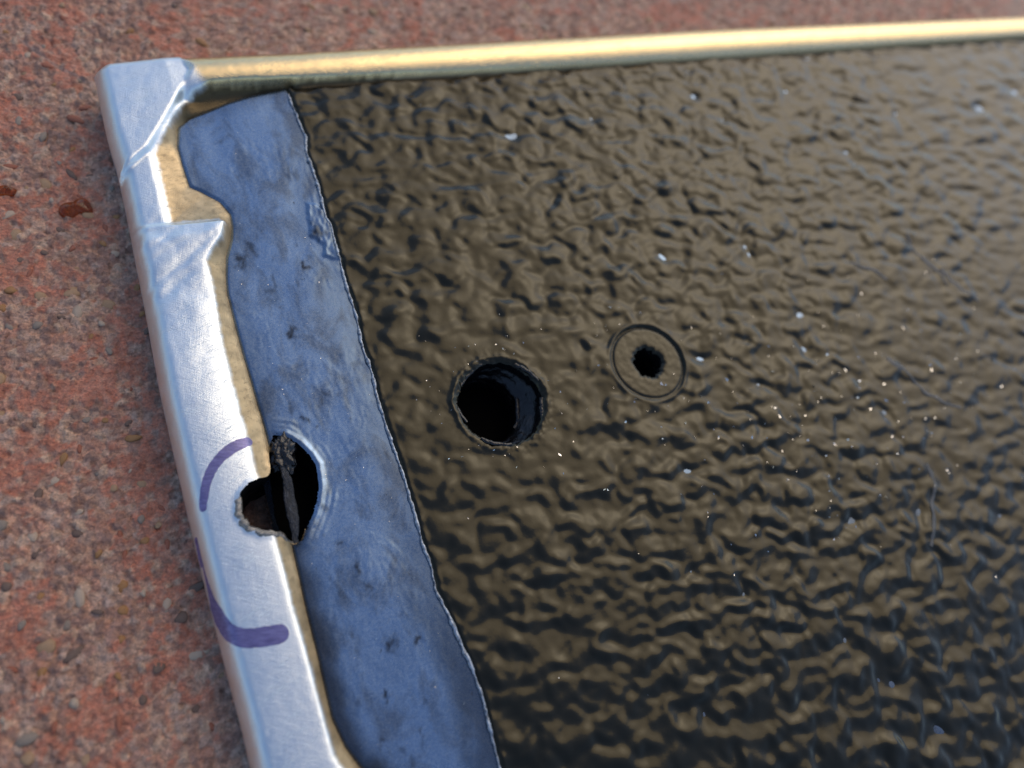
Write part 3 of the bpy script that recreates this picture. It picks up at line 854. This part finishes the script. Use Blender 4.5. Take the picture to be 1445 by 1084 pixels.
vz = -0.55 + 1.65 * amp * (hh - 0.12) 
vz = vz * (1 - flat_ring) + (-0.42 + 0.06 * fbm(x * 0.7, y * 0.7, 291, 4)) * flat_ring
# groove of the countersink ring, deeper on its far side
t = np.arctan2(y - RING_C[1], x - RING_C[0])
gd = 0.28 + 0.5 * sst(-0.5, 0.6, np.cos(t - 0.75))
vz -= gd * np.exp(-((dr - RING_R) / 0.26) ** 2)
vz += 0.12 * np.exp(-((dr - RING_R - 0.75) / 0.4) ** 2)
# inner hole of the ring: crumbling edge
vz -= 0.5 * np.exp(-np.clip(-ringin(P), 0, 9) / 0.35)
# collar round the large hole, smooth sunken skirt with a torn raised lip
bd = np.clip(-bigfn(P), 0, 30)
skirt = 1 - sst(0.6, 3.2, bd)
vz = vz * (1 - skirt) + (-0.45 + 0.14 * fbm(x * 0.45, y * 0.45, 301, 4)) * skirt
vz += 0.32 * np.exp(-((bd - 1.2) / 0.45) ** 2) * (0.2 + 1.2 * vnoise(np.cos(t) * 4, np.sin(t) * 4, 311)) * (0.6 + 0.4 * np.sin(np.arctan2(y - BIG_C[1], x - BIG_C[0]) - 0.2))
vz -= 0.55 * np.exp(-bd / 0.30)
vz += 0.42 * fbm(x * 0.75, y * 0.75, 321, 3) * np.exp(-bd / 1.2)
# cut edge: turned up a little, then down to the backing
vz = vz * (1 - 0.8 * np.exp(-np.clip(dc, 0, 9) / 1.6)) + (-0.75) * 0.8 * np.exp(-np.clip(dc, 0, 9) / 1.6)
vz += 0.16 * np.exp(-((dc - 0.9) / 0.5) ** 2) * vnoise(x * 0.5, y * 0.8, 331)
vz = np.where(dc < 0.45, np.minimum(vz, -0.75 - 1.1 * (0.45 - dc)), vz)
# tucked under the rim at the far side and the near side
vz = vz - 0.5 * np.exp(-np.clip(-7.0 - y, 0, 9) / 1.0) * sst(36, 38, x) * 0.6
F = grid_faces(len(vx), len(vy))
bf, rf = bigfn(P), ringin(P)
keep = ~((bf[F] > -1e-3).all(1)) & ~((rf[F] > -1e-3).all(1)) & ~((dc[F] < -1.0).any(1))
V, F2, _ = compact(np.c_[P, vz + T], F[keep])
vinyl = link("vinyl_cover", mesh("vinyl_cover", V, F2), MAT_VINYL, panel)
VZ = vz.reshape(VX.shape)
def vinyl_at(x, y): return sample(None, None, vx, vy, VZ, np.asarray(x, float), np.asarray(y, float))

ey = np.arange(-8.5, -186, -0.35)
ex = cut_x(ey) + 0.16 * fbm(ey * 0.9, ey * 0, 261, 4)
ez = strip_z(np.c_[ex, ey]) + 0.30
ribbon_tube("cut_edge", np.c_[ex + 0.10, ey, ez], 0.14 + 0.30 * vnoise(ey * 0.5, ey * 0, 341), MAT_EDGE, vinyl, n=6, k=77, flat=0.9)

def wall_for(fn, c, z1, k, ridge, taper, name="hole_wall"):
    th = np.linspace(0, 2 * math.pi, 160, endpoint=False)
    r = contour_radius(fn, c, th, 0.5, 13)
    zt = vinyl_at(c[0] + r * np.cos(th), c[1] + r * np.sin(th))
    w = tube(name, c[0], c[1], lambda t: contour_radius(fn, c, t, 0.5, 13) + 0.03, None, z1, MAT_TORN, vinyl, n=160, rows=36, ridge=ridge, taper=taper, k=k, ztop=np.minimum(zt, -0.6), shelf=c is BIG_C)
    R = 13.0
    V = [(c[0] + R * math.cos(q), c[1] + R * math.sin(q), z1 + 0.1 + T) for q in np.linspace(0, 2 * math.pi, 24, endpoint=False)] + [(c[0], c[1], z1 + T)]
    link("hole_shade", mesh("hole_shade", V, [(i, (i + 1) % 24, 24) for i in range(24)]), MAT_SHADE, vinyl)  # black sheet put in for the darkness inside the hole
    return w
wall_for(bigfn, BIG_C, -11.0, 401, 0.55, 0.06)
wall_for(ringin, RING_C, -8.0, 411, 0.45, 0.12)

# curls of plastic hanging inside the large hole
for i, (a0, a1, rr, zz0) in enumerate(((-1.0, 0.3, 5.0, -5.6), (1.7, 2.5, 8.7, -0.75), (2.7, 3.4, 8.8, -0.8), (3.9, 4.6, 8.6, -0.9), (0.3, 0.9, 8.9, -0.8), (-0.6, -0.1, 8.7, -0.8))):
    q = np.linspace(a0, a1, 26)
    ribbon_tube("curl", np.c_[BIG_C[0] + rr * np.cos(q) * (1 + 0.05 * np.sin(q * 5)), BIG_C[1] + rr * np.sin(q), zz0 + 0.5 * np.sin(q * 2)], 0.28 + 0.2 * np.sin(np.linspace(0.2, 2.9, 26)), MAT_TORN, vinyl, n=8, k=i * 3)

# grey strands of old adhesive on the vinyl
rs = random.Random(31)
for i in range(6):
    x0, y0 = rs.uniform(150, 205), rs.uniform(-130, -62)
    n = rs.randint(14, 30)
    pts = []
    a_ = rs.uniform(-1.9, -0.9)
    for j in range(n):
        a_ += rs.uniform(-0.45, 0.45); a_ = max(-2.4, min(-0.5, a_))
        x0 += 0.8 * math.cos(a_); y0 += 0.8 * math.sin(a_)
        pts.append((x0, y0))
    pts = np.array(pts)
    z = vinyl_at(pts[:, 0], pts[:, 1])
    ribbon_tube("adhesive_strand", np.c_[pts, z + 0.02], 0.30 + 0.40 * np.array([rs.random() for _ in range(n)]), MAT_RES, vinyl, n=6, k=i, flat=0.12)

# ------------------------------------------------------------------ swarf: chips added to stand in for reflected glints on vinyl and backing
Vs, Fs = [], []
def glint_chip(x, y, z, size):
    """a bent three-quad sliver"""
    b0 = len(Vs)
    az, tl = rs.uniform(0, 6.28), rs.uniform(-0.8, 0.8)
    L, W = size * rs.uniform(0.7, 1.8), size * rs.uniform(0.25, 0.6)
    cb = rs.uniform(-1.2, 1.2)
    ca, sa = math.cos(az), math.sin(az)
    for i in range(4):
        f = i / 3 - 0.5
        yy = cb * f * f * L
        for s in (-0.5, 0.5):
            s *= (0.35, 1.0, 0.8, 0.15)[i]
            lx, ly, lz = f * L, yy + s * W, s * W * math.tan(tl) + 0.25 * L * (f * f) + abs(W * math.tan(tl)) / 2
            Vs.append((x + lx * ca - ly * sa, y + lx * sa + ly * ca, z + lz + T))
    for i in range(3):
        a0 = b0 + i * 2
        Fs.append((a0, a0 + 2, a0 + 3, a0 + 1))
pts = []
for i in range(36):
    pts.append((rs.uniform(37, 215), rs.uniform(-150, -10), rs.choice((0.10, 0.12, 0.16, 0.2))))
for i in range(210):
    pts.append((min(230, max(38, rs.gauss(135, 32))), rs.gauss(-104, 16), rs.choice((0.16, 0.24, 0.35, 0.6))))
for c, n, s in ((BIG_C, 46, 14), (RING_C, 26, 12)):
    for i in range(n):
        a_ = rs.uniform(0, 6.28); r = abs(rs.gauss(0, s * 0.35)) + 9.3
        pts.append((c[0] + r * math.cos(a_), c[1] + r * math.sin(a_), rs.choice((0.12, 0.18, 0.3))))
arr = np.array(pts)
ok = (arr[:, 0] > cut_x(arr[:, 1]) + 1) & (np.hypot(arr[:, 0] - BIG_C[0], arr[:, 1] - BIG_C[1]) > BIG_R + 0.4) & (np.hypot(arr[:, 0] - RING_C[0], arr[:, 1] - RING_C[1]) > RING_IN + 0.6) & (arr[:, 1] > -184) & (arr[:, 1] < -9)
arr = arr[ok]
zs = vinyl_at(arr[:, 0], arr[:, 1])
for (x, y, s), z in zip(arr, zs): glint_chip(x, y, z + 0.02, s)
sp = np.array([(rs.uniform(16, 34), rs.uniform(-140, -12), rs.choice((0.10, 0.14, 0.2))) for i in range(150)])
for (x, y, s), z in zip(sp, strip_z(sp[:, :2])): 
    if float(phole(np.array([[x, y]]))[0]) < -0.6: glint_chip(x, y, z + 0.10, s)
glint_swarf = link("glint_swarf", mesh("glint_swarf", Vs, Fs, smooth=False), MAT_GLINT)
glint_swarf['kind'] = 'stuff'
glint_swarf['label'] = 'tiny bright metal chips added to stand in for reflected glints on the black vinyl'
glint_swarf['category'] = 'glint_swarf'
